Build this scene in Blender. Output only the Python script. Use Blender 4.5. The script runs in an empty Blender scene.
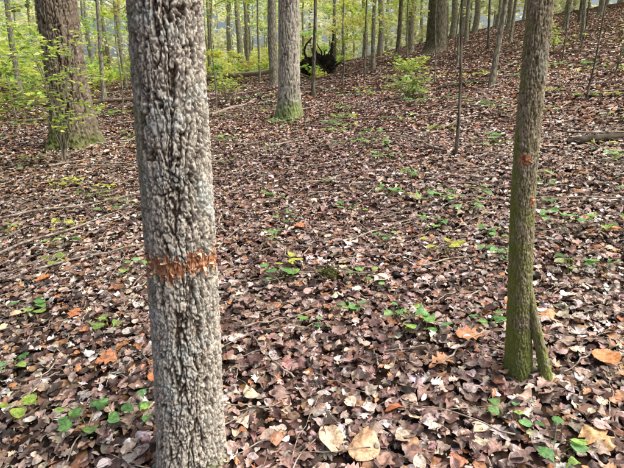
import bpy, math, random
import numpy as np
from mathutils import Vector, noise
rng=np.random.default_rng(11); random.seed(11)
sc=bpy.context.scene
sc.view_settings.view_transform='Standard'; sc.view_settings.look='None'; sc.view_settings.exposure=0

# ---------------------------------------------------------------- terrain
def ter(x,y):
    x=np.asarray(x,float); y=np.asarray(y,float)
    g=np.where(y<40,y,40+15*(1-np.exp(-(np.maximum(y,40)-40)/15)))
    g=np.maximum(g,-30)
    xn=-12*np.tanh(np.maximum(-x,0)/12)*.071
    xp=40*np.tanh(np.maximum(x,0)/40)
    z=.102*g+xn+.08*xp+.0035*xp*np.clip(g,0,50)
    return z+.03*np.sin(x*1.3+.5)*np.sin(y*.9+1)+.05*np.sin(x*.45+2)*np.sin(y*.37)+.012*np.sin(3.1*x+2.2*y)
def tz(x,y): return float(ter(x,y))

def s2l(c):
    c=np.asarray(c,float)/255.
    return np.where(c<=.04045,c/12.92,((c+.055)/1.055)**2.4)

# ---------------------------------------------------------------- mesh helpers
def mesh_np(name,V,F,mat,col=None,uv=None,smooth=True,parent=None,colname='Col'):
    me=bpy.data.meshes.new(name)
    V=np.ascontiguousarray(V,dtype=np.float32); F=np.ascontiguousarray(F,dtype=np.int32)
    k=F.shape[1]; m=F.shape[0]
    me.vertices.add(len(V)); me.vertices.foreach_set('co',V.ravel())
    me.loops.add(m*k); me.loops.foreach_set('vertex_index',F.ravel())
    me.polygons.add(m); me.polygons.foreach_set('loop_start',np.arange(m,dtype=np.int32)*k)
    try: me.polygons.foreach_set('loop_total',np.full(m,k,dtype=np.int32))
    except Exception: pass
    me.update(calc_edges=True)
    if smooth: me.polygons.foreach_set('use_smooth',np.ones(m,dtype=bool))
    if col is not None:
        a=me.color_attributes.new(colname,'FLOAT_COLOR','POINT')
        c=np.ones((len(V),4),dtype=np.float32); c[:,:3]=col; a.data.foreach_set('color',c.ravel())
    if uv is not None:
        a=me.color_attributes.new('luv','FLOAT_COLOR','POINT')
        c=np.ones((len(V),4),dtype=np.float32); c[:,:uv.shape[1]]=uv; a.data.foreach_set('color',c.ravel())
    me.materials.append(mat)
    o=bpy.data.objects.new(name,me); sc.collection.objects.link(o)
    if parent: o.parent=parent
    return o
def empty(name,loc=(0,0,0)):
    o=bpy.data.objects.new(name,None); sc.collection.objects.link(o); o.empty_display_size=.2
    return o

def tube(path,rad,n=8,wob=0,seed=0):
    P=np.asarray(path,float); rad=np.asarray(rad,float)
    T=np.gradient(P,axis=0); T/=np.linalg.norm(T,axis=1)[:,None]+1e-9
    ref=np.array([0,1.,0]) if abs(T[:,1]).mean()<.8 else np.array([1.,0,0])
    A=np.cross(T,ref); A/=np.linalg.norm(A,axis=1)[:,None]+1e-9
    B=np.cross(T,A)
    th=np.linspace(0,2*np.pi,n,endpoint=False)
    r=rad[:,None]*np.ones((1,n))
    if wob:
        i=np.arange(len(P))[:,None]
        r=r*(1+wob*np.sin(th*3+i*.25+seed)+wob*.7*np.sin(th*5-i*.4+seed*2))
    V=P[:,None,:]+r[...,None]*(np.cos(th)[None,:,None]*A[:,None,:]+np.sin(th)[None,:,None]*B[:,None,:])
    V=V.reshape(-1,3); m=len(P)
    i,j=np.meshgrid(np.arange(m-1),np.arange(n),indexing='ij'); j2=(j+1)%n
    F=np.stack([i*n+j,i*n+j2,(i+1)*n+j2,(i+1)*n+j],-1).reshape(-1,4)
    return V,F
def merge(parts):
    Vs=[];Fs=[];o=0
    for V,F in parts:
        Vs.append(V);Fs.append(F+o);o+=len(V)
    return np.concatenate(Vs),np.concatenate(Fs)

# leaf builder (vectorised) --------------------------------------------------
def prof(kind,u):
    if kind==0:   w=np.sin(np.pi*u**.9)**.6*.36                       # ovate
    elif kind==1: w=(np.sin(np.pi*u**1.2)**.6*.38)*(1+.42*np.sin(u*2*np.pi*3.6+.4))  # lobed oak
    elif kind==2: w=np.sin(np.pi*u**.8)**.75*.22                      # long narrow
    elif kind==3: w=np.sin(np.pi*u**.7)**.8*.48*(1+.28*np.cos(u*2*np.pi*2.5)) # maple-ish
    w=np.maximum(w,.012); w[0]=.03; w[-1]=.03
    return w
def leaves(pos,L,nu,nv,tilt,kinds,curl=1.0,yaw=None,wr=None,crk=1.0,hmax=None):
    n=len(pos); u=np.linspace(0,1,nu); v=np.linspace(-1,1,nv)
    W=np.stack([prof(k,u.copy()) for k in range(4)])[kinds]
    if wr is None: wr=rng.uniform(.7,1.3,n)
    asym=rng.normal(0,.14,n)
    c1=rng.normal(0,.45,n)*curl; c2=rng.normal(.1,.8,n)*curl; fold=rng.normal(.08,.25,n)*curl
    tw=rng.normal(0,.4,n)*curl; ph=rng.uniform(0,6.28,n); am=rng.uniform(.01,.05,n)*curl*crk
    bend=rng.normal(0,.16,n)
    U=u[None,:,None]; Vv=v[None,None,:]
    Lx=L[:,None,None]
    wid=(W*wr[:,None])[:,:,None]*(1+asym[:,None,None]*Vv)
    x=(U-.5)*Lx*np.ones_like(wid)
    y=Vv*wid*Lx+bend[:,None,None]*(U-.5)**2*4*Lx*.35
    z=(c1[:,None,None]*(U-.5)**2+fold[:,None,None]*np.abs(Vv)*wid+c2[:,None,None]*(Vv*wid)**2*2
       +tw[:,None,None]*(U-.5)*Vv*wid+am[:,None,None]*np.sin(9*U+4*Vv+ph[:,None,None])+.7*am[:,None,None]*np.sin(15*U-7*Vv+2*ph[:,None,None]))*Lx
    p=np.stack([x,y,z],-1).reshape(n,-1,3)
    if yaw is None: yaw=rng.uniform(0,2*np.pi,n)
    a=rng.uniform(0,2*np.pi,n)
    ax=np.stack([np.cos(a),np.sin(a),np.zeros(n)],-1)
    cy,sy=np.cos(yaw)[:,None],np.sin(yaw)[:,None]
    q=np.stack([p[...,0]*cy-p[...,1]*sy,p[...,0]*sy+p[...,1]*cy,p[...,2]],-1)
    ct,st=np.cos(tilt)[:,None,None],np.sin(tilt)[:,None,None]
    axb=ax[:,None,:]*np.ones_like(q)
    q=q*ct+np.cross(axb,q)*st+axb*(np.sum(axb*q,-1,keepdims=True))*(1-ct)
    if hmax is not None:
        H=(hmax*rng.uniform(.4,1.5,n))[:,None]; q[...,2]=H*np.tanh(q[...,2]/H)
    V=(q+pos[:,None,:])
    i,j=np.meshgrid(np.arange(nu-1),np.arange(nv-1),indexing='ij')
    f=np.stack([i*nv+j,(i+1)*nv+j,(i+1)*nv+j+1,i*nv+j+1],-1).reshape(-1,4)
    F=(f[None]+(np.arange(n)*nu*nv)[:,None,None]).reshape(-1,4)
    uv=np.stack([np.broadcast_to(U,(1,nu,nv)),np.broadcast_to(Vv*.5+.5,(1,nu,nv))],-1).reshape(1,-1,2)
    uv=np.broadcast_to(uv,(n,nu*nv,2)).reshape(-1,2)
    return V,F,uv
def fincol(c,k): return np.repeat(c,k,axis=0)

# ---------------------------------------------------------------- materials
def newmat(name):
    m=bpy.data.materials.new(name); m.use_nodes=True; nt=m.node_tree; nt.nodes.clear(); return m,nt
def N(nt,t,**k):
    n=nt.nodes.new(t)
    for a,b in k.items(): setattr(n,a,b)
    return n
def leaf_mat(name,transl,rough,vein=.25,spec=.4):
    m,nt=newmat(name); L=nt.links
    at=N(nt,'ShaderNodeAttribute',attribute_name='Col')
    lu=N(nt,'ShaderNodeAttribute',attribute_name='luv')
    sep=N(nt,'ShaderNodeSeparateColor'); L.new(lu.outputs['Color'],sep.inputs[0])
    s=N(nt,'ShaderNodeMath',operation='SUBTRACT'); L.new(sep.outputs[1],s.inputs[0]); s.inputs[1].default_value=.5
    ab=N(nt,'ShaderNodeMath',operation='ABSOLUTE'); L.new(s.outputs[0],ab.inputs[0])
    m1=N(nt,'ShaderNodeMath',operation='MULTIPLY'); L.new(sep.outputs[0],m1.inputs[0]); m1.inputs[1].default_value=52
    m2=N(nt,'ShaderNodeMath',operation='MULTIPLY_ADD'); L.new(ab.outputs[0],m2.inputs[0]); m2.inputs[1].default_value=-26; L.new(m1.outputs[0],m2.inputs[2])
    sn=N(nt,'ShaderNodeMath',operation='SINE'); L.new(m2.outputs[0],sn.inputs[0])
    pw=N(nt,'ShaderNodeMapRange'); L.new(sn.outputs[0],pw.inputs[0]); pw.inputs[1].default_value=.8; pw.inputs[2].default_value=1
    md=N(nt,'ShaderNodeMapRange'); L.new(ab.outputs[0],md.inputs[0]); md.inputs[1].default_value=.05; md.inputs[2].default_value=.0
    mx=N(nt,'ShaderNodeMath',operation='MAXIMUM'); L.new(pw.outputs[0],mx.inputs[0]); L.new(md.outputs[0],mx.inputs[1])
    mv=N(nt,'ShaderNodeMath',operation='MULTIPLY'); L.new(mx.outputs[0],mv.inputs[0]); mv.inputs[1].default_value=vein
    geo=N(nt,'ShaderNodeNewGeometry')
    nz=N(nt,'ShaderNodeTexNoise'); nz.inputs['Scale'].default_value=60; nz.inputs['Detail'].default_value=2.5; nz.inputs['Roughness'].default_value=.7; L.new(geo.outputs['Position'],nz.inputs['Vector'])
    mr=N(nt,'ShaderNodeMapRange'); L.new(nz.outputs['Fac'],mr.inputs[0]); mr.inputs[1].default_value=.3; mr.inputs[2].default_value=.7; mr.inputs[3].default_value=.42; mr.inputs[4].default_value=1.4
    ad=N(nt,'ShaderNodeMath',operation='ADD'); L.new(mr.outputs[0],ad.inputs[0]); L.new(mv.outputs[0],ad.inputs[1])
    vm=N(nt,'ShaderNodeVectorMath',operation='SCALE'); L.new(at.outputs['Color'],vm.inputs[0]); L.new(ad.outputs[0],vm.inputs['Scale'])
    bs=N(nt,'ShaderNodeBsdfPrincipled'); L.new(vm.outputs[0],bs.inputs['Base Color']); bs.inputs['Roughness'].default_value=rough
    bs.inputs['Specular IOR Level'].default_value=spec
    out=N(nt,'ShaderNodeOutputMaterial')
    if transl>0:
        tr=N(nt,'ShaderNodeBsdfTranslucent'); L.new(vm.outputs[0],tr.inputs['Color'])
        mix=N(nt,'ShaderNodeMixShader'); mix.inputs[0].default_value=transl
        L.new(bs.outputs[0],mix.inputs[1]); L.new(tr.outputs[0],mix.inputs[2]); L.new(mix.outputs[0],out.inputs[0])
    else: L.new(bs.outputs[0],out.inputs[0])
    return m
M_litter=leaf_mat('dead_leaf',0,.5,.2,.45)
M_green=leaf_mat('green_leaf',.45,.5,.2,.35)
def far_leaf(name,tr):
    m,nt=newmat(name); L=nt.links
    at=N(nt,'ShaderNodeAttribute',attribute_name='Col')
    a=N(nt,'ShaderNodeBsdfDiffuse'); L.new(at.outputs['Color'],a.inputs[0]); out=N(nt,'ShaderNodeOutputMaterial')
    if not tr: L.new(a.outputs[0],out.inputs[0]); return m
    b=N(nt,'ShaderNodeBsdfTranslucent'); L.new(at.outputs['Color'],b.inputs[0])
    mix=N(nt,'ShaderNodeMixShader'); mix.inputs[0].default_value=.5; L.new(a.outputs[0],mix.inputs[1]); L.new(b.outputs[0],mix.inputs[2])
    L.new(mix.outputs[0],out.inputs[0]); return m
M_far=far_leaf('green_leaf_far',True)
M_litfar=far_leaf('dead_leaf_far',False)

def bark_mat(name,c_dark,c_light,c_moss,scale=14,zs=.22,attr=True,lich=.5,bump=.5,nst=1.3,ls=9,lt=.54,fine=0):
    m,nt=newmat(name); L=nt.links
    tc=N(nt,'ShaderNodeNewGeometry')
    mp=N(nt,'ShaderNodeMapping'); mp.inputs['Scale'].default_value=(1,1,zs); L.new(tc.outputs['Position'],mp.inputs[0])
    nz=N(nt,'ShaderNodeTexNoise'); nz.inputs['Scale'].default_value=scale*5; nz.inputs['Detail'].default_value=7; nz.inputs['Roughness'].default_value=.75; L.new(mp.outputs[0],nz.inputs['Vector'])
    if attr:
        at=N(nt,'ShaderNodeAttribute',attribute_name='Col'); sp=N(nt,'ShaderNodeSeparateColor'); L.new(at.outputs['Color'],sp.inputs[0]); h=sp.outputs[0]
    else:
        wv=N(nt,'ShaderNodeTexVoronoi',feature='DISTANCE_TO_EDGE'); wv.inputs['Scale'].default_value=scale; L.new(mp.outputs[0],wv.inputs['Vector'])
        r=N(nt,'ShaderNodeMapRange'); L.new(wv.outputs['Distance'],r.inputs[0]); r.inputs[2].default_value=.25; h=r.outputs[0]
    hm=N(nt,'ShaderNodeMath',operation='MULTIPLY_ADD'); L.new(nz.outputs['Fac'],hm.inputs[0]); hm.inputs[1].default_value=nst; hm.inputs[2].default_value=-.5*nst
    ha=N(nt,'ShaderNodeMath',operation='ADD',use_clamp=True); L.new(h,ha.inputs[0]); L.new(hm.outputs[0],ha.inputs[1])
    mx=N(nt,'ShaderNodeMix',data_type='RGBA'); L.new(ha.outputs[0],mx.inputs[0]); mx.inputs[6].default_value=(*s2l(c_dark),1); mx.inputs[7].default_value=(*s2l(c_light),1)
    last=mx.outputs[2]
    n2=N(nt,'ShaderNodeTexNoise'); n2.inputs['Scale'].default_value=ls; n2.inputs['Detail'].default_value=8; n2.inputs['Roughness'].default_value=.75; L.new(tc.outputs['Position'],n2.inputs['Vector'])
    r2=N(nt,'ShaderNodeMapRange'); L.new(n2.outputs['Fac'],r2.inputs[0]); r2.inputs[1].default_value=lt; r2.inputs[2].default_value=lt+.07; r2.inputs[4].default_value=lich
    lm=N(nt,'ShaderNodeMath',operation='MULTIPLY'); L.new(r2.outputs[0],lm.inputs[0]); L.new(ha.outputs[0],lm.inputs[1])
    m2=N(nt,'ShaderNodeMix',data_type='RGBA'); L.new(lm.outputs[0],m2.inputs[0]); L.new(last,m2.inputs[6]); m2.inputs[7].default_value=(*s2l((226,230,222)),1)
    last=m2.outputs[2]
    n3=N(nt,'ShaderNodeTexNoise'); n3.inputs['Scale'].default_value=11; n3.inputs['Detail'].default_value=6; L.new(tc.outputs['Position'],n3.inputs['Vector'])
    if attr:
        a=N(nt,'ShaderNodeMath',operation='MULTIPLY_ADD'); L.new(n3.outputs['Fac'],a.inputs[0]); a.inputs[1].default_value=1.6; a.inputs[2].default_value=-.8
        b=N(nt,'ShaderNodeMath',operation='ADD',use_clamp=True); L.new(a.outputs[0],b.inputs[0]); L.new(sp.outputs[2],b.inputs[1])
        r3=N(nt,'ShaderNodeMapRange'); L.new(b.outputs[0],r3.inputs[0]); r3.inputs[1].default_value=.35; r3.inputs[2].default_value=.85; r3.inputs[4].default_value=.8
    else:
        r3=N(nt,'ShaderNodeMapRange'); L.new(n3.outputs['Fac'],r3.inputs[0]); r3.inputs[1].default_value=.48; r3.inputs[2].default_value=.7; r3.inputs[4].default_value=.5
    m3=N(nt,'ShaderNodeMix',data_type='RGBA'); L.new(r3.outputs[0],m3.inputs[0]); L.new(last,m3.inputs[6]); m3.inputs[7].default_value=(*s2l(c_moss),1)
    last=m3.outputs[2]
    if attr:
        mp4=N(nt,'ShaderNodeMapping'); mp4.inputs['Scale'].default_value=(1,1,.3); L.new(tc.outputs['Position'],mp4.inputs[0])
        n4=N(nt,'ShaderNodeTexNoise'); n4.inputs['Scale'].default_value=110; n4.inputs['Detail'].default_value=6; n4.inputs['Roughness'].default_value=.7; L.new(mp4.outputs[0],n4.inputs['Vector'])
        cr=N(nt,'ShaderNodeValToRGB'); L.new(n4.outputs['Fac'],cr.inputs[0])
        cr.color_ramp.elements[0].position=.34; cr.color_ramp.elements[0].color=(*s2l((138,86,60)),1)
        cr.color_ramp.elements[1].position=.62; cr.color_ramp.elements[1].color=(*s2l((246,206,170)),1)
        el=cr.color_ramp.elements.new(.48); el.color=(*s2l((222,154,112)),1)
        m4=N(nt,'ShaderNodeMix',data_type='RGBA'); L.new(sp.outputs[1],m4.inputs[0]); L.new(last,m4.inputs[6]); L.new(cr.outputs[0],m4.inputs[7]); last=m4.outputs[2]
    bs=N(nt,'ShaderNodeBsdfPrincipled'); L.new(last,bs.inputs['Base Color']); bs.inputs['Roughness'].default_value=.95; bs.inputs['Specular IOR Level'].default_value=.08
    bp=N(nt,'ShaderNodeBump'); bp.inputs['Strength'].default_value=bump; bp.inputs['Distance'].default_value=.006 if attr else .03
    if fine:
        n6=N(nt,'ShaderNodeTexNoise'); n6.inputs['Scale'].default_value=fine; n6.inputs['Detail'].default_value=5; n6.inputs['Roughness'].default_value=.75; L.new(tc.outputs['Position'],n6.inputs['Vector'])
        s6=N(nt,'ShaderNodeMath',operation='ADD'); L.new(ha.outputs[0],s6.inputs[0]); L.new(n6.outputs['Fac'],s6.inputs[1]); L.new(s6.outputs[0],bp.inputs['Height'])
    else: L.new(ha.outputs[0],bp.inputs['Height'])
    L.new(bp.outputs[0],bs.inputs['Normal'])
    out=N(nt,'ShaderNodeOutputMaterial'); L.new(bs.outputs[0],out.inputs[0])
    return m
M_bark1=bark_mat('bark_blocky',(92,74,58),(232,224,208),(156,160,108),lich=.95,bump=.9,scale=16,zs=.7,nst=1.9,ls=6,lt=.52,fine=120)
M_bark2=bark_mat('bark_mossy',(100,90,66),(192,180,152),(134,148,66),lich=.5,bump=.7,nst=1.8,fine=120,zs=.5)
M_bark3=bark_mat('bark_oak_dark',(54,46,40),(140,126,110),(106,118,62),lich=.3)
M_barkc=bark_mat('bark_oak_grey',(92,84,76),(196,190,174),(122,142,70),lich=.35)
M_barkf=bark_mat('bark_far',(104,98,86),(178,170,152),(146,156,110),scale=16,attr=False,lich=.3,bump=.5)
M_barkg=bark_mat('bark_far_dark',(74,68,60),(134,124,110),(114,126,84),scale=12,attr=False,lich=.2,bump=.5)

def simple(name,c1,c2,scale,rough=.85,bump=.3):
    m,nt=newmat(name); L=nt.links
    g=N(nt,'ShaderNodeNewGeometry'); nz=N(nt,'ShaderNodeTexNoise'); nz.inputs['Scale'].default_value=scale; nz.inputs['Detail'].default_value=6; L.new(g.outputs['Position'],nz.inputs['Vector'])
    cr=N(nt,'ShaderNodeValToRGB'); cr.color_ramp.elements[0].position=.35; cr.color_ramp.elements[1].position=.65
    cr.color_ramp.elements[0].color=(*s2l(c1),1); cr.color_ramp.elements[1].color=(*s2l(c2),1); L.new(nz.outputs['Fac'],cr.inputs[0])
    bs=N(nt,'ShaderNodeBsdfPrincipled'); L.new(cr.outputs[0],bs.inputs['Base Color']); bs.inputs['Roughness'].default_value=rough; bs.inputs['Specular IOR Level'].default_value=.25
    if bump:
        bp=N(nt,'ShaderNodeBump'); bp.inputs['Strength'].default_value=bump; bp.inputs['Distance'].default_value=.02; L.new(nz.outputs['Fac'],bp.inputs['Height']); L.new(bp.outputs[0],bs.inputs['Normal'])
    out=N(nt,'ShaderNodeOutputMaterial'); L.new(bs.outputs[0],out.inputs[0]); return m
M_twig=simple('dead_twig',(96,82,70),(200,186,168),26,.85,0)
M_black=simple('dark_root_soil',(22,20,18),(62,54,46),9)
M_stem=simple('green_stem',(90,104,50),(130,140,74),30,.6,0)
M_log=simple('rotten_log',(58,50,40),(108,98,80),8,.9,.8)

PAL=[(172,148,134),(142,116,104),(100,80,70),(198,184,172),(182,136,98),(212,192,166),(72,58,50)]
def ground_mat():
    m,nt=newmat('leaf_covered_soil'); L=nt.links
    g=N(nt,'ShaderNodeNewGeometry')
    wn=N(nt,'ShaderNodeTexNoise'); wn.inputs['Scale'].default_value=9; L.new(g.outputs['Position'],wn.inputs['Vector'])
    va=N(nt,'ShaderNodeVectorMath',operation='MULTIPLY_ADD'); L.new(wn.outputs['Color'],va.inputs[0]); va.inputs[1].default_value=(.12,.12,.12); L.new(g.outputs['Position'],va.inputs[2])
    vo=N(nt,'ShaderNodeTexVoronoi'); vo.inputs['Scale'].default_value=16; L.new(va.outputs[0],vo.inputs['Vector'])
    sp=N(nt,'ShaderNodeSeparateColor'); L.new(vo.outputs['Color'],sp.inputs[0])
    cr=N(nt,'ShaderNodeValToRGB'); cr.color_ramp.interpolation='CONSTANT'
    order=[6,2,6,2,6,1,2,6,4,2,0]; pos=[0,.14,.26,.38,.48,.6,.7,.77,.88,.92,.97]
    e=cr.color_ramp.elements; e[0].position=0; e[0].color=(*s2l(PAL[order[0]]),1); e[1].position=pos[1]; e[1].color=(*s2l(PAL[order[1]]),1)
    for o,p in zip(order[2:],pos[2:]):
        n=e.new(p); n.color=(*s2l(PAL[o]),1)
    L.new(sp.outputs[0],cr.inputs[0])
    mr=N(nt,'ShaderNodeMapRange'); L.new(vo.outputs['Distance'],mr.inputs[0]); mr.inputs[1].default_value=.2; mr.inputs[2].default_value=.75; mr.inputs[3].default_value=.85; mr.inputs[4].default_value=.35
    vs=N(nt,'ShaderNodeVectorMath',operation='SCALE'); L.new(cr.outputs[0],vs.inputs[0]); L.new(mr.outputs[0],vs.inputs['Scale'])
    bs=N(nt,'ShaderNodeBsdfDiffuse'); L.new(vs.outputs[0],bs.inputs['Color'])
    out=N(nt,'ShaderNodeOutputMaterial'); L.new(bs.outputs[0],out.inputs[0]); return m
M_ground=ground_mat()

# ---------------------------------------------------------------- ground
n=420; s=np.linspace(-1,1,n); ax=np.sign(s)*np.abs(s)**2.6*350
X,Y=np.meshgrid(ax,ax+2.0,indexing='ij'); Z=ter(X,Y)
V=np.stack([X,Y,Z],-1).reshape(-1,3)
i,j=np.meshgrid(np.arange(n-1),np.arange(n-1),indexing='ij')
F=np.stack([i*n+j,(i+1)*n+j,(i+1)*n+j+1,i*n+j+1],-1).reshape(-1,4)
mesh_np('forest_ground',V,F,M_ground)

# ---------------------------------------------------------------- leaf litter
def sector(n,r0,r1,half=46):
    r=np.sqrt(rng.uniform(r0*r0,r1*r1,n)); a=np.radians(rng.uniform(-half,half,n))
    return r*np.sin(a),r*np.cos(a)
def litter_cols(x,y,n):
    P_=s2l(np.array([(180,154,140),(150,122,108),(108,86,76),(214,202,192),(194,140,98),(222,202,172),(78,64,56),(176,160,144),(162,124,94),(240,232,220)]))
    f=.5+.5*np.sin(x*1.1+1.3*np.sin(y*.7))*np.cos(y*.8+x*.3)
    g=.5+.5*np.sin(x*2.7+y*.6+2*np.sin(y*1.9))
    mid=np.exp(-((x-.12*y)/(.28*y+.5))**2)
    w=np.stack([.18+0*f,.16+.1*f,.15+.08*mid,.10+.07*f,.035+.05*(1-mid),.07+0*f,.09+.13*(1-f)*g,.15+0*f,.075+.04*g,.04+0*f],-1)
    w/=w.sum(1,keepdims=True); c=np.cumsum(w,1); k=(rng.random(n)[:,None]>c).sum(1).clip(0,9)
    col=P_[k]*rng.uniform(.5,1.3,n)[:,None]*(.88+.2*f)[:,None]
    col=col*(1+mid[:,None]*np.array([.03,-.05,.01]))
    col*=1+rng.normal(0,.05,(n,3))
    return np.clip(col,.01,.9)
bands=[
 (15500,.9,4.2,.032,.088,12,5,.2,.04,50,0,.018),
 (20000,4.2,8.5,.04,.10,8,3,.22,.04,46,0,.021),
 (28000,8.5,16,.06,.13,6,3,.26,.035,44,1,.03),
 (44000,16,48,.10,.19,4,3,.26,.035,42,1,.035),
 (3500,.3,5,.05,.12,6,3,.12,.025,180,1,.012),
]
parts=[];C=[];UV=[];fparts=[];fC=[]
for (n,r0,r1,l0,l1,nu,nv,ts,zm,half,far,hm) in bands:
    x,y=sector(n,r0,r1,half); L=l0+(l1-l0)*rng.beta(1.3,2.6,n)
    tilt=np.abs(rng.normal(0,ts,n)); big=rng.random(n)<.05; tilt[big]+=rng.uniform(.1,.5,big.sum())
    z=ter(x,y)+.006+rng.uniform(0,zm,n)+np.sin(tilt)*L*.15
    kinds=rng.choice(4,n,p=[.32,.36,.24,.08])
    V,F,uv=leaves(np.stack([x,y,z],-1),L,nu,nv,tilt,kinds,1.35,hmax=hm)
    V[...,2]+=ter(V[...,0],V[...,1])-ter(x,y)[:,None]
    lo=ter(V[...,0],V[...,1])+.002
    V[...,2]=np.maximum(V[...,2],lo+.002*rng.random(V.shape[:2]))
    c=fincol(litter_cols(x,y,n),nu*nv)
    if far: fparts.append((V.reshape(-1,3),F)); fC.append(c*rng.uniform(.85,1.1,(len(c),1)))
    else: parts.append((V.reshape(-1,3),F)); C.append(c); UV.append(uv)
n=30000; x,y=sector(n,.9,6.5,48); L=rng.uniform(.007,.028,n)
V,F,uv=leaves(np.stack([x,y,ter(x,y)+rng.uniform(.005,.05,n)],-1),L,4,3,np.abs(rng.normal(0,.4,n)),rng.choice(4,n))
parts.append((V.reshape(-1,3),F)); C.append(fincol(litter_cols(x,y,n),12)*.85); UV.append(uv)
spec=[(.07,1.60,.145,0,1.9,(222,194,164)),(.19,1.56,.155,0,1.1,(212,172,136)),(.79,2.19,.14,1,2.9,(190,134,98)),(.60,2.02,.12,1,.5,(204,150,110)),
 (-.55,2.3,.10,1,.5,(192,134,90)),(-1.45,2.7,.11,1,1.5,(190,122,82)),(-.75,2.05,.10,0,2.5,(200,128,84)),(.45,2.9,.11,0,.3,(216,200,182)),
 (1.25,2.35,.11,1,.9,(206,152,108)),(.3,3.6,.12,0,.2,(215,200,188)),(-.1,4.0,.12,1,.2,(196,124,86)),(1.32,1.95,.13,0,.2,(198,136,86)),(1.05,1.5,.12,1,2,(206,164,116)),
 (-1.05,2.2,.11,1,.2,(196,134,96)),(.35,1.75,.09,2,.2,(196,116,76)),(-.28,1.9,.1,2,2.2,(216,200,172)),(2.2,3.4,.12,3,.2,(190,124,84)),(-2.2,3.9,.12,1,.2,(190,118,82)),(-1.9,3.2,.12,1,.9,(190,124,76))]
sx=np.array([[a[0],a[1],tz(a[0],a[1])+.055] for a in spec]); n=len(spec)
V,F,uv=leaves(sx,np.array([a[2] for a in spec]),16,7,rng.uniform(.03,.15,n),np.array([a[3] for a in spec]),.9,np.array([a[4] for a in spec]),hmax=.016)
V[...,2]+=ter(V[...,0],V[...,1])-ter(sx[:,0],sx[:,1])[:,None]
parts.append((V.reshape(-1,3),F)); C.append(fincol(s2l(np.array([a[5] for a in spec])),112)); UV.append(uv)
ll=empty('leaf_litter')
V,F=merge(parts); mesh_np('near_leaves',V,F,M_litter,np.concatenate(C),np.concatenate(UV),parent=ll)
V,F=merge(fparts); mesh_np('far_leaves',V,F,M_litfar,np.concatenate(fC),None,parent=ll)

# twigs
parts=[]
def stick(x,y,L,yaw,r,sag=.03,seed=0,lift=.03):
    t=np.linspace(-.5,.5,9); rr=np.random.default_rng(seed)
    off=np.cumsum(rr.normal(0,.026,9))*L
    px=x+t*L*math.cos(yaw)-off*math.sin(yaw); py=y+t*L*math.sin(yaw)+off*math.cos(yaw)
    pz=ter(px,py)+lift+rr.normal(0,.004,9)
    return tube(np.stack([px,py,pz],-1),r*np.linspace(1,.45,9),6)
for k in range(1500):
    x,y=sector(1,1.2,10,46); d=math.hypot(x[0],y[0]); parts.append(stick(x[0],y[0],random.uniform(.05,.25)+random.random()**3*.45,random.uniform(0,6.3),random.uniform(.0013,.0036)*(1+d*.1),seed=k,lift=random.uniform(.05,.066)))
for k in range(340):
    x,y=sector(1,7,30,40); parts.append(stick(x[0],y[0],random.uniform(.4,2.0),random.uniform(0,6.3),random.uniform(.007,.02),seed=k+999,lift=.07))
for k,a in enumerate([(-.18,2.5,.5,.25,.006),(-.12,2.42,.35,.05,.005),(-1.6,3.6,1.0,.5,.009),(-2.3,4.2,1.3,.9,.012),(.75,2.1,.4,.6,.005),(.25,3.0,.5,2.6,.006),(-.15,2.1,.3,2.0,.005),(1.0,3.1,.6,.2,.006),(.55,1.62,.45,2.7,.004),(-.02,3.4,.6,1.4,.006),(-2.6,5.2,1.6,.35,.014),(-.9,4.3,.8,1.9,.008),(.5,3.9,.8,.8,.007),(1.5,5.4,1.1,2.5,.01),(.3,5.6,.9,.3,.009),(2.4,4.1,.9,2.9,.009)]):
    parts.append(stick(*a,seed=k+50,lift=.066))
V,F=merge(parts); mesh_np('fallen_twigs',V,F,M_twig)

# ---------------------------------------------------------------- detailed trunks
def sst(a,b,x):
    t=min(1,max(0,(x-a)/(b-a))); return t*t*(3-2*t)
def trunk(name,bx,by,cfun,rfun,nseg,zs,fs,zan,disp,mat,cut=None,moss=None,style=0,seed=0,parent=None):
    bz=tz(bx,by); V=[];C=[]
    th=[2*math.pi*k/nseg for k in range(nseg)]
    for z in zs:
        cx,cy=cfun(z)
        for t in th:
            ct,st=math.cos(t),math.sin(t); r=rfun(z,t)
            p=Vector((ct*r*fs+seed,st*r*fs,z*fs*zan))
            w=noise.noise_vector(p*.9)*.45+noise.noise_vector(Vector((ct*r*fs*2,st*r*fs*2,z*fs*1.3)))*.22
            v1=noise.noise(p+w); v2=noise.noise(p*1.7+w+Vector((9,3,1)))
            h=sst(0,.15,abs(v1))*(.6+.4*sst(0,.12,abs(v2)))
            q=Vector((ct*r*fs*.8,st*r*fs*.8+seed,z*fs*.62))+w*1.6
            d2,_=noise.voronoi(q); h2=sst(0,.11,d2[1]-d2[0])
            nn=noise.noise(Vector((ct*r*fs*3,st*r*fs*3,z*fs*2.2)))
            n5=noise.noise(Vector((ct*r*fs*6,st*r*fs*6,z*fs*5)))
            if style==1: h=.5*h+.4*(.5+nn)
            hh=h*(.52+.48*h2)+.20*nn+.20*n5
            cm=0
            if cut: cm=cut(z,t,nn)
            dr=disp*(hh-.5)*(1-cm)+cm*.006*nn+cm*.010*noise.noise(Vector((t*28,z*35,seed)))
            V.append((bx+cx+(r+dr)*ct,by+cy+(r+dr)*st,bz+z))
            C.append((max(0,min(1,hh)),cm,moss(z,t) if moss else 0))
    m=len(zs); n=nseg
    i,j=np.meshgrid(np.arange(m-1),np.arange(n),indexing='ij'); j2=(j+1)%n
    F=np.stack([i*n+j,i*n+j2,(i+1)*n+j2,(i+1)*n+j],-1).reshape(-1,4)
    return mesh_np(name,np.array(V),F,mat,np.array(C),parent=parent)
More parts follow.
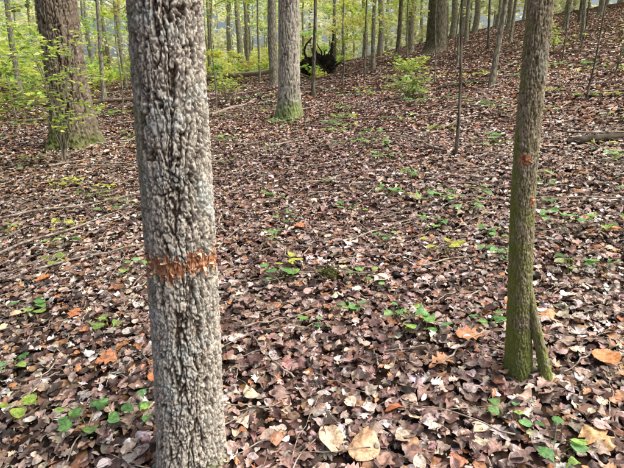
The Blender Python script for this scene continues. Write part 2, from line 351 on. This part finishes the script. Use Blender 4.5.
def zlist(a,b,st,top,st2):
    z=list(np.arange(a,b,st)); s_=st
    while z[-1]<top: s_=min(st2,s_*1.12); z.append(z[-1]+s_)
    return z

# crown (limbs + leaves) -----------------------------------------------------
GP=s2l(np.array([(150,168,72),(178,186,84),(130,156,76),(200,192,92),(138,166,88),(208,190,104)]))
def crown(parent,cx,cy,z0,z1,spread,nl,nleaf,mat,L=(.1,.17),rb=.06):
    parts=[];pts=[]
    for k in range(nl):
        f=(k+.5)/nl; z=z0+(z1-z0)*f*.9; a=k*2.4+random.random(); R=spread*(1-.45*f)*random.uniform(.7,1.1)
        t=np.linspace(0,1,8)
        px=cx+np.cos(a+.3*t)*R*t; py=cy+np.sin(a+.3*t)*R*t; pz=z+R*.55*t-.1*R*t*t
        parts.append(tube(np.stack([px,py,pz],-1),rb*(1-.5*f)*(1-.85*t)+.006,7))
        for s_ in (3,4,5,6,7):
            pts.append((px[s_],py[s_],pz[s_]))
            a2=a+random.uniform(-1.4,1.4); l2=R*random.uniform(.2,.4); tt=np.linspace(0,1,5)
            qx=px[s_]+np.cos(a2)*l2*tt; qy=py[s_]+np.sin(a2)*l2*tt; qz=pz[s_]+l2*.25*tt
            parts.append(tube(np.stack([qx,qy,qz],-1),rb*.3*(1-.85*tt)+.004,5)); pts.append((qx[-1],qy[-1],qz[-1]))
    V,F=merge(parts); mesh_np('limbs',V,F,mat,parent=parent)
    pts=np.array(pts); k=rng.integers(0,len(pts),nleaf); c=pts[k]+rng.normal(0,1,(nleaf,3))*np.array([.42,.42,.2])*spread/3.5
    Lf=rng.uniform(L[0],L[1],nleaf)
    V,F,uv=leaves(c,Lf,4,3,np.abs(rng.normal(.2,.35,nleaf)),rng.choice([0,1],nleaf),.6)
    col=GP[rng.integers(0,6,nleaf)]*rng.uniform(.6,1.2,nleaf)[:,None]
    mesh_np('foliage',V.reshape(-1,3),F,M_far,fincol(col,12),None,parent=parent)

# 1. foreground girdled tree
def c1(z): return (.018*z+.006*math.sin(z*3),.01*z)
def r1(z,t):
    b=.108-.002*z+.045*math.exp(-max(0,z+.1)/.13)*(1+.35*math.sin(3*t+1)) if z<2.2 else max(.03,.104-.005*(z-2.2))
    return b+.004*math.sin(2*t+z*2)
ZC=.84
def cut1(z,t,nn):
    zc=ZC+.012*math.sin(t*1.0+.6)+.007*math.sin(t*5); hw=.032+.010*math.sin(t*7+1)+.010*math.sin(t*17+z*30)+.034*nn
    return 1-sst(hw-.003,hw+.003,abs(z-zc))
def moss1(z,t):
    m=.75*sst(.14,-.02,z) if z<.2 else 0
    m+=.55*max(0,-math.cos(t-.3))**1.3*sst(0,.8,z); return min(1,m)
e=empty('girdled_oak_tree')
trunk('trunk',-.465,1.56,c1,r1,330,zlist(-.12,2.05,.004,13,.12),44,.17,.017,M_bark1,cut1,moss1,0,3.1,e)
crown(e,-.2,1.7,6,12.5,3.2,12,1200,M_barkf)
bz=tz(-.465,1.56)
sp_=[]
for k in range(240):
    t=random.uniform(0,2*math.pi); z=ZC+.010*math.sin(t+.6)+.006*math.sin(t*5)+random.choice([-1,1])*random.uniform(.008,.042)
    cx,cy=c1(z); r=r1(z,t)+random.uniform(-.002,.009)
    sp_.append((-.465+cx+r*math.cos(t),1.56+cy+r*math.sin(t),bz+z))
sp_=np.array(sp_); n=len(sp_)
V,F,uv=leaves(sp_,rng.uniform(.008,.03,n),5,3,rng.uniform(.5,1.5,n),np.full(n,2),1.5)
cc=s2l(np.array([(230,178,138),(204,140,100),(242,212,180),(150,104,80)]))[rng.integers(0,4,n)]
mesh_np('cut_splinters',V.reshape(-1,3),F,M_litter,fincol(cc,15),uv,parent=e)

# 2. right mossy double stem tree
RX,RY=.94,1.94
def c2(z): return (-.11*(1-math.exp(-max(z,0)*1.2))-.002*max(0,z-2)+.004*math.sin(z*5),.01*z)
def r2(z,t):
    b=.046+.018*math.exp(-max(0,z+.05)/.2)*(1+.3*math.sin(2*t+2))-.001*z
    if z>2.2: b=max(.015,.0434-.0035*(z-2.2))
    return b+.003*math.sin(3*t+z*2)
def cut2(z,t,nn):
    c=0
    for (zz,tt,hz,ht) in ((.97,-2.0,.026,.6),(.80,-1.0,.014,.35)):
        dt=(t-tt+math.pi)%(2*math.pi)-math.pi
        d=math.hypot((z-zz)/hz,dt/ht)+.5*nn; c=max(c,1-sst(.75,1.0,d))
    return c
def moss2(z,t): return min(1,.62*sst(2.1,.1,z)+.35*max(0,-math.cos(t+.4))+.3*sst(.3,0,z))
e=empty('mossy_forked_tree')
trunk('trunk',RX,RY,c2,r2,160,zlist(-.1,2.2,.0058,10.5,.12),60,.2,.008,M_bark2,cut2,moss2,1,9,e)
def c2b(z):
    t=sst(-.2,.6,z); return (-.15*t,.075*t)
def r2b(z,t): return .022+.014*math.exp(-max(0,z+.02)/.07)+.002*math.sin(3*t)-.012*sst(.3,.6,z)
trunk('side_stem',1.06,1.865,c2b,r2b,70,zlist(-.08,.58,.008,.6,.01),60,.2,.006,M_bark2,None,lambda z,t:min(1,.55+.3*sst(.2,0,z)),1,5,e)
crown(e,.6,2.1,5,9.8,2.4,9,700,M_barkf,rb=.035)
n=30; k_=(np.arange(n)%3==2).astype(int); t=np.where(k_==0,-2.0,-1.0)+rng.normal(0,.24,n); z=np.where(k_==0,.97,.80)+rng.normal(0,.013,n)
cxs=np.array([c2(q)[0] for q in z])
V,F,uv=leaves(np.stack([RX+cxs+.046*np.cos(t),RY+.01+.046*np.sin(t),tz(RX,RY)+z],-1),rng.uniform(.01,.022,n),5,3,rng.uniform(.5,1.4,n),np.full(n,2),1.5)
mesh_np('cut_splinters',V.reshape(-1,3),F,M_litter,fincol(np.tile(s2l((236,182,138)),(n,1)),15),uv,parent=e)

# 3. large dark oak at left
def c3(z): return (-.012*z,0)
def r3(z,t):
    fl=math.exp(-max(0,z+.15)/.42)
    return (.36-.007*z+.25*fl*(1+.33*math.sin(5*t+.6)+.2*math.sin(3*t)))if z<12 else .27-.03*(z-12)
e=empty('large_oak_tree')
trunk('trunk',-4.85,10.0,c3,r3,220,zlist(-.3,4.2,.022,17,.4),12,.16,.05,M_bark3,None,lambda z,t:min(1,.75*sst(.9,.0,z)+.3*max(0,-math.cos(t))),0,1,e)
crown(e,-5,10,7.5,17,5.5,16,2000,M_barkg,rb=.13)

# 4. centre grey oak
def c4(z): return (.0+.008*z,0)
def r4(z,t):
    fl=math.exp(-max(0,z+.1)/.3); return (.26-.008*z+.14*fl*(1+.3*math.sin(4*t+.6)))if z<11 else .18-.02*(z-11)
e=empty('oak_tree')
trunk('trunk',-.58,12.6,c4,r4,140,zlist(-.3,4.6,.03,15,.4),14,.17,.035,M_barkc,None,lambda z,t:min(1,.95*sst(.8,.0,z)+.15*max(0,math.cos(t))),0,7,e)
crown(e,-.5,12.6,7.5,15,4.5,14,1600,M_barkf,rb=.09)

# 5. generic trees
def gtree(name,x,y,r,h,lean=(0,0),mat=None,crn=True,wig=.04,z0=.5,nleaf=700,kink=0):
    mat=mat or M_barkf; e=empty(name); bz=tz(x,y); zz=np.concatenate([np.linspace(-.2,2,14),np.linspace(2.2,h,30)])
    ph=random.uniform(0,6)
    px=x+lean[0]*zz+wig*np.sin(zz*.9+ph)-wig*math.sin(ph)+kink*np.sin(zz*2.2); py=y+lean[1]*zz+wig*np.cos(zz*.7+ph)-wig*math.cos(ph)
    rr=r*(1-.75*np.clip(zz,0,h)/h)+r*.7*np.exp(-np.maximum(zz+.2,0)/.25)
    V,F=tube(np.stack([px,py,bz+zz],-1),rr,20,.035,ph); mesh_np('trunk',V,F,mat,parent=e)
    if crn: crown(e,px[-12],py[-12],bz+h*z0,bz+h,max(.8,h*.2),8,nleaf,mat,L=(.12,.2),rb=r*.3)
    return e
G=[('poplar_tree',-1.89,25.6,.25,17,(-.02,0)),('slender_tree',-5.75,41,.25,16,(-.02,0)),('slender_tree',-7.8,38.5,.14,13,(0.01,0)),('slender_tree',-4.6,36,.15,13,(0,0)),
('slender_tree',.04,18.1,.07,11,(0,0),M_barkg),('slender_tree',1.48,32.4,.12,13,(-.01,0)),('slender_tree',3.25,27,.12,13,(.01,0)),('slender_tree',4.57,27.3,.12,14,(0,0),M_barkg),
('stout_oak_tree',7.59,31.5,.62,18,(.012,0),M_barkg),('slender_tree',7.0,36.3,.22,15,(-.01,0)),('slender_tree',4.64,13.0,.075,10,(.05,0)),
('slender_tree',13.4,31.9,.2,15,(.01,0)),('slender_tree',14.4,37.9,.18,14,(.0,0)),('slender_tree',10.5,35,.14,14,(.01,0)),('slender_tree',12.6,24,.09,12,(-.03,0)),
('slender_tree',20.6,37.2,.2,14,(.0,0)),('slender_tree',15.6,31.9,.16,14,(.03,0)),('slender_tree',-9.4,22.6,.1,12,(.01,0)),('slender_tree',-14,24,.14,13,(.02,0)),
('slender_tree',-13.1,40,.22,15,(.0,0)),('slender_tree',-11.5,31,.12,12,(-.02,0)),('slender_tree',-6.6,28,.06,9,(.02,0)),('slender_tree',2.3,22,.045,8,(-.02,0),M_barkg),('slender_tree',6.3,22,.05,8,(.03,0)),('slender_tree',-3.1,30,.07,10,(.01,0)),
('slender_tree',9.3,27,.07,10,(-.03,0),M_barkg),('slender_tree',11.2,29,.1,12,(.02,0)),('slender_tree',17.5,34,.1,12,(-.02,0),M_barkg),('slender_tree',5.6,30,.06,10,(-.01,0))]
for a in G: gtree(*a)
gtree('sapling_tree',1.9,6.4,.021,5.2,(-.02,0),M_barkg,True,.05,.7,160,.03)
gtree('sapling_tree',5.33,9.7,.018,4.5,(.09,0),M_barkg,True,.05,.75,120,.03)
for (x,y,r,h,l) in [(3.9,16,.022,4.6,-.05),(6.6,15.5,.025,5,.04),(8.6,17.5,.022,4.8,-.04),(-2.9,15,.022,4.8,.03),(1.2,20,.03,5.5,.02),(-6.5,17,.025,5,.04),(10.5,20,.03,5.5,.03),(5.4,19.5,.025,5.2,.06),(-8.4,14,.02,4.6,-.03)]:
    gtree('sapling_tree',x,y,r,h,(l,0),random.choice([M_barkg,M_barkf]),True,.05,.6,110,.03)

tr=[]
for k in range(150):
    a=math.radians(random.uniform(-44,44)); d=random.uniform(42,85); x=d*math.sin(a); y=d*math.cos(a)
    h=random.uniform(12,19); r=random.uniform(.07,.28); zz=np.linspace(-.5,h,9); lx=random.gauss(0,.02)
    tr.append(tube(np.stack([x+lx*zz+.1*np.sin(zz),y+0*zz,tz(x,y)+zz],-1),r*(1-.7*np.linspace(0,1,9)),8))
V,F=merge(tr); em=empty('distant_trees'); mesh_np('trunks',V,F,M_barkf,parent=em)
def sprays(name,nc,ang,dist,zr,R,per,L,parent,bright=1.0,pal=GP,seedpal=0):
    pos=[];cl=[]
    for k in range(nc):
        a=math.radians(random.uniform(*ang)); d=random.uniform(*dist); x=d*math.sin(a); y=d*math.cos(a)
        z=tz(x,y)+random.uniform(*zr); rr=random.uniform(*R); m=int(per*random.uniform(.5,1.4))
        sub=rng.normal(0,.45,(7,3))*np.array([rr,rr,rr*.45])
        p=sub[rng.integers(0,7,m)]+rng.normal(0,.22,(m,3))*np.array([rr,rr,rr*.3])
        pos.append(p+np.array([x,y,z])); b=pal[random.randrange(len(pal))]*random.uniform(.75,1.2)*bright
        cl.append(b[None]*rng.uniform(.75,1.25,m)[:,None])
    pos=np.concatenate(pos); cl=np.concatenate(cl); n=len(pos)
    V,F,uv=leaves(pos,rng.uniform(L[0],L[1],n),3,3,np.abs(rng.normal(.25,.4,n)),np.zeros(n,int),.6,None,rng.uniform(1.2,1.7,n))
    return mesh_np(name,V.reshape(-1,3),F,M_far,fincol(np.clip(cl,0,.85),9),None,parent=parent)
HAZE_PAL=s2l(np.array([(206,218,150),(220,226,162),(196,212,152),(226,222,164),(210,226,178)]))  # distance haze painted into the leaf colour: paled, lightened greens for far and horizon foliage
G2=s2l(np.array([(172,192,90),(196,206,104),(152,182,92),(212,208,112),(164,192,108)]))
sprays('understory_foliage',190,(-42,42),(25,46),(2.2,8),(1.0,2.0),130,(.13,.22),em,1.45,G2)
sprays('far_foliage',480,(-46,46),(46,80),(0.2,13),(1.8,3.6),100,(.3,.5),em,1.35,HAZE_PAL)
sprays('horizon_foliage',240,(-48,48),(80,120),(-1,20),(3,6),90,(.6,1.0),em,1.5,HAZE_PAL)
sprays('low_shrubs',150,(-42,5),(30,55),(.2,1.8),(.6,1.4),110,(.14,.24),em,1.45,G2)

# ---------------------------------------------------------------- uprooted stump
e=empty('uprooted_stump'); sx_,sy_=.5,31.5; sz=tz(sx_,sy_)
bpy.ops.mesh.primitive_ico_sphere_add(subdivisions=6,radius=1,location=(0,0,0)); o=bpy.context.object; o.name='root_plate'
for v in o.data.vertices:
    p=v.co.copy(); k=1+.4*noise.noise(p*1.6)+.3*noise.noise(p*4)+.18*noise.noise(p*11)+.1*noise.noise(p*25)
    v.co=Vector((p.x*1.05*k+sx_,p.y*.5*k+sy_,p.z*.6*k+sz+.6))
o.data.materials.append(M_black); o.parent=e
parts=[]
def arm(pts,r):
    P_=np.array(pts)*np.array([.85,1,.9]); t=np.linspace(0,len(pts)-1,14); Q=np.stack([np.interp(t,np.arange(len(pts)),P_[:,c]) for c in range(3)],-1)
    Q[:,0]+=.05*np.sin(t*3); parts.append(tube(Q+np.array([sx_,sy_,sz]),r*np.linspace(1,.3,14),7,.1))
arm([(-.9,0,.8),(-1.15,0,1.5),(-.95,-.1,2.1),(-.65,-.1,2.5)],.10)
arm([(.5,0,.9),(.85,0,1.6),(.95,0,2.4),(.8,0,3.1)],.11)
arm([(0,0,1),(.1,-.2,1.6),(-.2,-.2,2.1)],.07); arm([(-.5,-.2,.9),(-.6,-.5,1.6),(-.4,-.5,1.9)],.06)
arm([(.9,0,.6),(1.5,-.1,.9),(1.9,-.2,.7)],.08); arm([(-1,0,.4),(-1.6,-.1,.5),(-1.9,-.1,.2)],.08); arm([(.4,-.4,.9),(.6,-.6,1.5),(1.1,-.6,1.9)],.06)
arm([(.2,-.3,.9),(.3,-.5,1.5),(.5,-.5,1.7)],.05); arm([(-.2,-.3,1.2),(-.3,-.5,1.6),(-.7,-.5,1.8)],.05)
V,F=merge(parts); mesh_np('roots',V,F,M_black,parent=e)
def log(name,p0,p1,r,mat,lift=0):
    t=np.linspace(0,1,22); x=p0[0]+(p1[0]-p0[0])*t; y=p0[1]+(p1[1]-p0[1])*t
    z=ter(x,y)+r*.7+lift*t+.03*np.sin(t*7); x=x+.03*np.sin(t*9); Pp=np.stack([x,y,z],-1); rr=r*(1-.35*t); rr[0]*=.6; rr[-1]*=.4
    V,F=tube(Pp,rr,16,.07,1.0); V=V+np.array([[noise.noise(Vector(v*3))*r*.3 for _ in range(3)] for v in V])
    return mesh_np(name,V,F,mat)
log('fallen_log',(-8.5,34.5),(-.8,32.5),.2,M_twig,.5)
log('fallen_branch',(3.4,6.5),(5.6,6.1),.05,M_log)
log('fallen_log',(-12,20),(-7,21.5),.12,M_log)
log('fallen_branch',(3.6,14.5),(6.2,13.4),.05,M_log)
log('fallen_branch',(-2.9,14),(-2.0,17.5),.05,M_twig)

# ---------------------------------------------------------------- seedlings
SG=s2l(np.array([(132,182,106),(156,202,118),(116,168,100),(174,210,114),(142,192,128)]))
def seedling(x,y,n,L,H,spread,col=None,name='seedling_plant'):
    L*=1.22; H*=1.15
    e=empty(name); z0=tz(x,y)+.02; parts=[];pos=[];yw=[]
    for k in range(n):
        a=k*2.4+random.uniform(-.4,.4); f=random.uniform(.35,1); R=spread*f; sx=x+random.uniform(-1,1)*spread*.6; sy=y+random.uniform(-1,1)*spread*.6
        h=H*random.uniform(.55,1.1); t=np.linspace(0,1,6)
        px=sx+math.cos(a)*R*t**1.6; py=sy+math.sin(a)*R*t**1.6; pz=z0-.02+h*np.sin(t*1.4)
        parts.append(tube(np.stack([px,py,pz],-1),np.full(6,.0014),5)); 
        pos.append((px[-1]+math.cos(a)*L*.42,py[-1]+math.sin(a)*L*.42,pz[-1]+.002)); yw.append(a)
    V,F=merge(parts); mesh_np('stems',V,F,M_stem,parent=e)
    pos=np.array(pos); k=len(pos)
    V,F,uv=leaves(pos,L*rng.uniform(.6,1.15,k),11,5,rng.uniform(.05,.28,k),rng.choice([0,0,3],k),.4,np.array(yw),rng.uniform(1.0,1.4,k))
    c=(SG[rng.integers(0,5,k)] if col is None else np.tile(s2l(col),(k,1)))*rng.uniform(.75,1.2,k)[:,None]
    mesh_np('leaves',V.reshape(-1,3),F,M_green,fincol(c,55),uv,parent=e)
Y=(210,216,104); Y2=(170,198,94)
S=[(-.337,3.69,4,.06,.10,.05),(-.23,3.06,6,.065,.10,.07),(.36,2.90,6,.055,.09,.06),(.21,2.56,4,.055,.08,.05),(.51,2.41,7,.06,.09,.07),
(.925,3.30,6,.07,.12,.08,Y),(.79,4.77,9,.07,.12,.12),(1.22,4.48,9,.07,.12,.14),(1.40,4.21,8,.07,.12,.12),(1.38,3.58,6,.055,.1,.08),(1.30,3.15,7,.055,.1,.08),
(1.88,3.51,8,.075,.14,.12),(1.65,2.92,7,.05,.12,.09),(1.82,2.81,5,.055,.1,.07),(.93,2.32,6,.05,.08,.06),(0,2.46,4,.05,.07,.05),(-1.18,2.57,3,.05,.07,.04),
(-.81,1.82,6,.05,.09,.08),(-.93,1.74,5,.05,.08,.07),(-1.08,1.81,3,.05,.08,.04),(-.70,1.80,3,.045,.09,.04),(-1.32,1.86,4,.055,.08,.05,Y2),(.77,1.66,5,.045,.07,.05),
(.86,1.48,6,.045,.08,.06),(-1.75,2.80,6,.06,.08,.07),(.94,7.9,10,.09,.16,.16),(-2.93,4.49,4,.07,.1,.06,Y2),(1.11,5.42,8,.07,.12,.12),(-.24,4.11,4,.06,.1,.06),
(.62,2.28,4,.05,.08,.05),(1.6,4.6,6,.06,.1,.12),(-1.6,9,8,.1,.16,.2),(-2.0,7.4,6,.09,.14,.15),(2.6,7.0,8,.09,.14,.15),(1.6,9.5,9,.1,.16,.25),(-.7,8.0,5,.08,.1,.1),(.5,11,10,.11,.16,.3),(3.4,5.2,7,.08,.12,.12),(2.35,3.4,5,.06,.1,.08),(-1.5,5.4,4,.07,.1,.07),(-3.2,6.3,5,.08,.1,.1,Y),(.15,5.4,4,.06,.1,.08),(2.3,5.0,6,.07,.12,.12),(3.5,9.2,7,.1,.15,.2),(4.6,7.5,6,.09,.14,.15),
(-.45,5.0,5,.06,.1,.08),(.55,3.6,5,.05,.1,.07),(1.0,3.9,7,.06,.11,.12),(.35,4.4,5,.06,.1,.09),(1.9,4.1,7,.06,.11,.12),(-1.3,3.3,4,.06,.09,.06),(-2.0,3.5,4,.06,.09,.06,Y2),(-1.55,2.2,4,.05,.08,.05)]
for a in S: seedling(*a)
for k in range(130):
    x,y=sector(1,2.8,19,36); seedling(x[0],y[0],random.randint(3,9),.042+.0045*y[0],.11,.06+.013*y[0],random.choice([None,None,None,Y,Y2]))
n=260; p=np.stack([rng.normal(.11,.035,n),rng.normal(3.06,.035,n),tz(.11,3.06)+rng.uniform(.02,.09,n)],-1)
V,F,uv=leaves(p,rng.uniform(.015,.03,n),4,3,rng.uniform(.2,1.4,n),np.full(n,2),1)
mesh_np('moss_tuft',V.reshape(-1,3),F,M_green,fincol(s2l(np.array([(112,116,56),(130,134,66),(86,94,50)]))[rng.integers(0,3,n)],12),uv)

# shrubs
def shrub(name,x,y,H,R,nb,nleaf,L,pal,flat=.35,dirx=0):
    e=empty(name); z0=tz(x,y); parts=[];pts=[]
    for k in range(nb):
        a=random.uniform(0,6.28); rr=R*random.uniform(.5,1); h=H*random.uniform(.35,1); t=np.linspace(0,1,9)
        px=x+(math.cos(a)*rr+dirx*h)*t**1.5; py=y+math.sin(a)*rr*t**1.5; pz=z0+h*np.sin(t*1.45)
        parts.append(tube(np.stack([px,py,pz],-1),.008*(1-.8*t)*H**.5+.002,5))
        for q in (4,5,6,7,8): pts.append((px[q],py[q],pz[q]))
        for s_ in (4,5,6,7):
            b=random.uniform(0,6.28); l=R*.35; tt=np.linspace(0,1,4)
            qx=px[s_]+np.cos(b)*l*tt;qy=py[s_]+np.sin(b)*l*tt;qz=pz[s_]+.1*l*tt
            parts.append(tube(np.stack([qx,qy,qz],-1),.003*(1-.7*tt)+.001,4)); pts.append((qx[-1],qy[-1],qz[-1])); pts.append((qx[2],qy[2],qz[2]))
    V,F=merge(parts); mesh_np('stems',V,F,M_barkf,parent=e)
    pts=np.array(pts); k=rng.integers(0,len(pts),nleaf); c=pts[k]+rng.normal(0,1,(nleaf,3))*np.array([.13,.13,.045])*R
    V,F,uv=leaves(c,rng.uniform(L*.7,L*1.25,nleaf),7,3,np.abs(rng.normal(.15,.25,nleaf)),np.zeros(nleaf,int),.5)
    pl=s2l(np.array(pal)); col=pl[rng.integers(0,len(pl),nleaf)]*rng.uniform(.8,1.2,nleaf)[:,None]
    mesh_np('leaves',V.reshape(-1,3),F,M_green,fincol(col,21),uv,parent=e)
YG=[(206,222,104),(182,212,104),(220,226,126),(164,198,100)]
shrub('understory_shrub',-5.0,7.2,2.9,1.3,14,1200,.10,YG)
shrub('understory_shrub',-4.2,8.2,2.3,.8,8,380,.09,YG)
shrub('understory_shrub',2.5,13.2,.65,.75,12,380,.11,[(180,204,120),(160,190,106),(200,214,130)])
shrub('understory_shrub',-2.9,17,1.2,.9,8,280,.11,YG)
shrub('understory_shrub',3.6,19,.9,1.0,10,350,.13,YG)
shrub('understory_shrub',9.5,20,1.4,1.1,8,220,.12,YG)
shrub('understory_shrub',7.5,12.5,1.6,.9,6,120,.1,YG)

# ---------------------------------------------------------------- light, sky, camera
EL,AZ=56,98     # azimuth clockwise from +Y
w=bpy.data.worlds.new('World'); sc.world=w; w.use_nodes=True; nt=w.node_tree
sk=nt.nodes.new('ShaderNodeTexSky'); sk.sky_type='NISHITA'; sk.sun_disc=False; sk.sun_elevation=math.radians(EL); sk.sun_rotation=math.radians(AZ)
sk.air_density=1; sk.dust_density=6; sk.ozone_density=.5
bg=nt.nodes['Background']; nt.links.new(sk.outputs[0],bg.inputs[0]); bg.inputs[1].default_value=.15
ld=bpy.data.lights.new('sun','SUN'); ld.energy=4.8; ld.angle=math.radians(50); ld.color=(1,.96,.9)
lo=bpy.data.objects.new('sun',ld); sc.collection.objects.link(lo)
d=Vector((math.sin(math.radians(AZ))*math.cos(math.radians(EL)),math.cos(math.radians(AZ))*math.cos(math.radians(EL)),math.sin(math.radians(EL))))
lo.rotation_euler=d.to_track_quat('Z','Y').to_euler(); lo.location=(0,0,30)
cd=bpy.data.cameras.new('camera'); cd.sensor_width=36; cd.lens=480/624*36; cd.clip_start=.05; cd.clip_end=1500
co=bpy.data.objects.new('camera',cd); sc.collection.objects.link(co); co.location=(0,0,1.5); co.rotation_euler=(math.radians(75),0,0); sc.camera=co
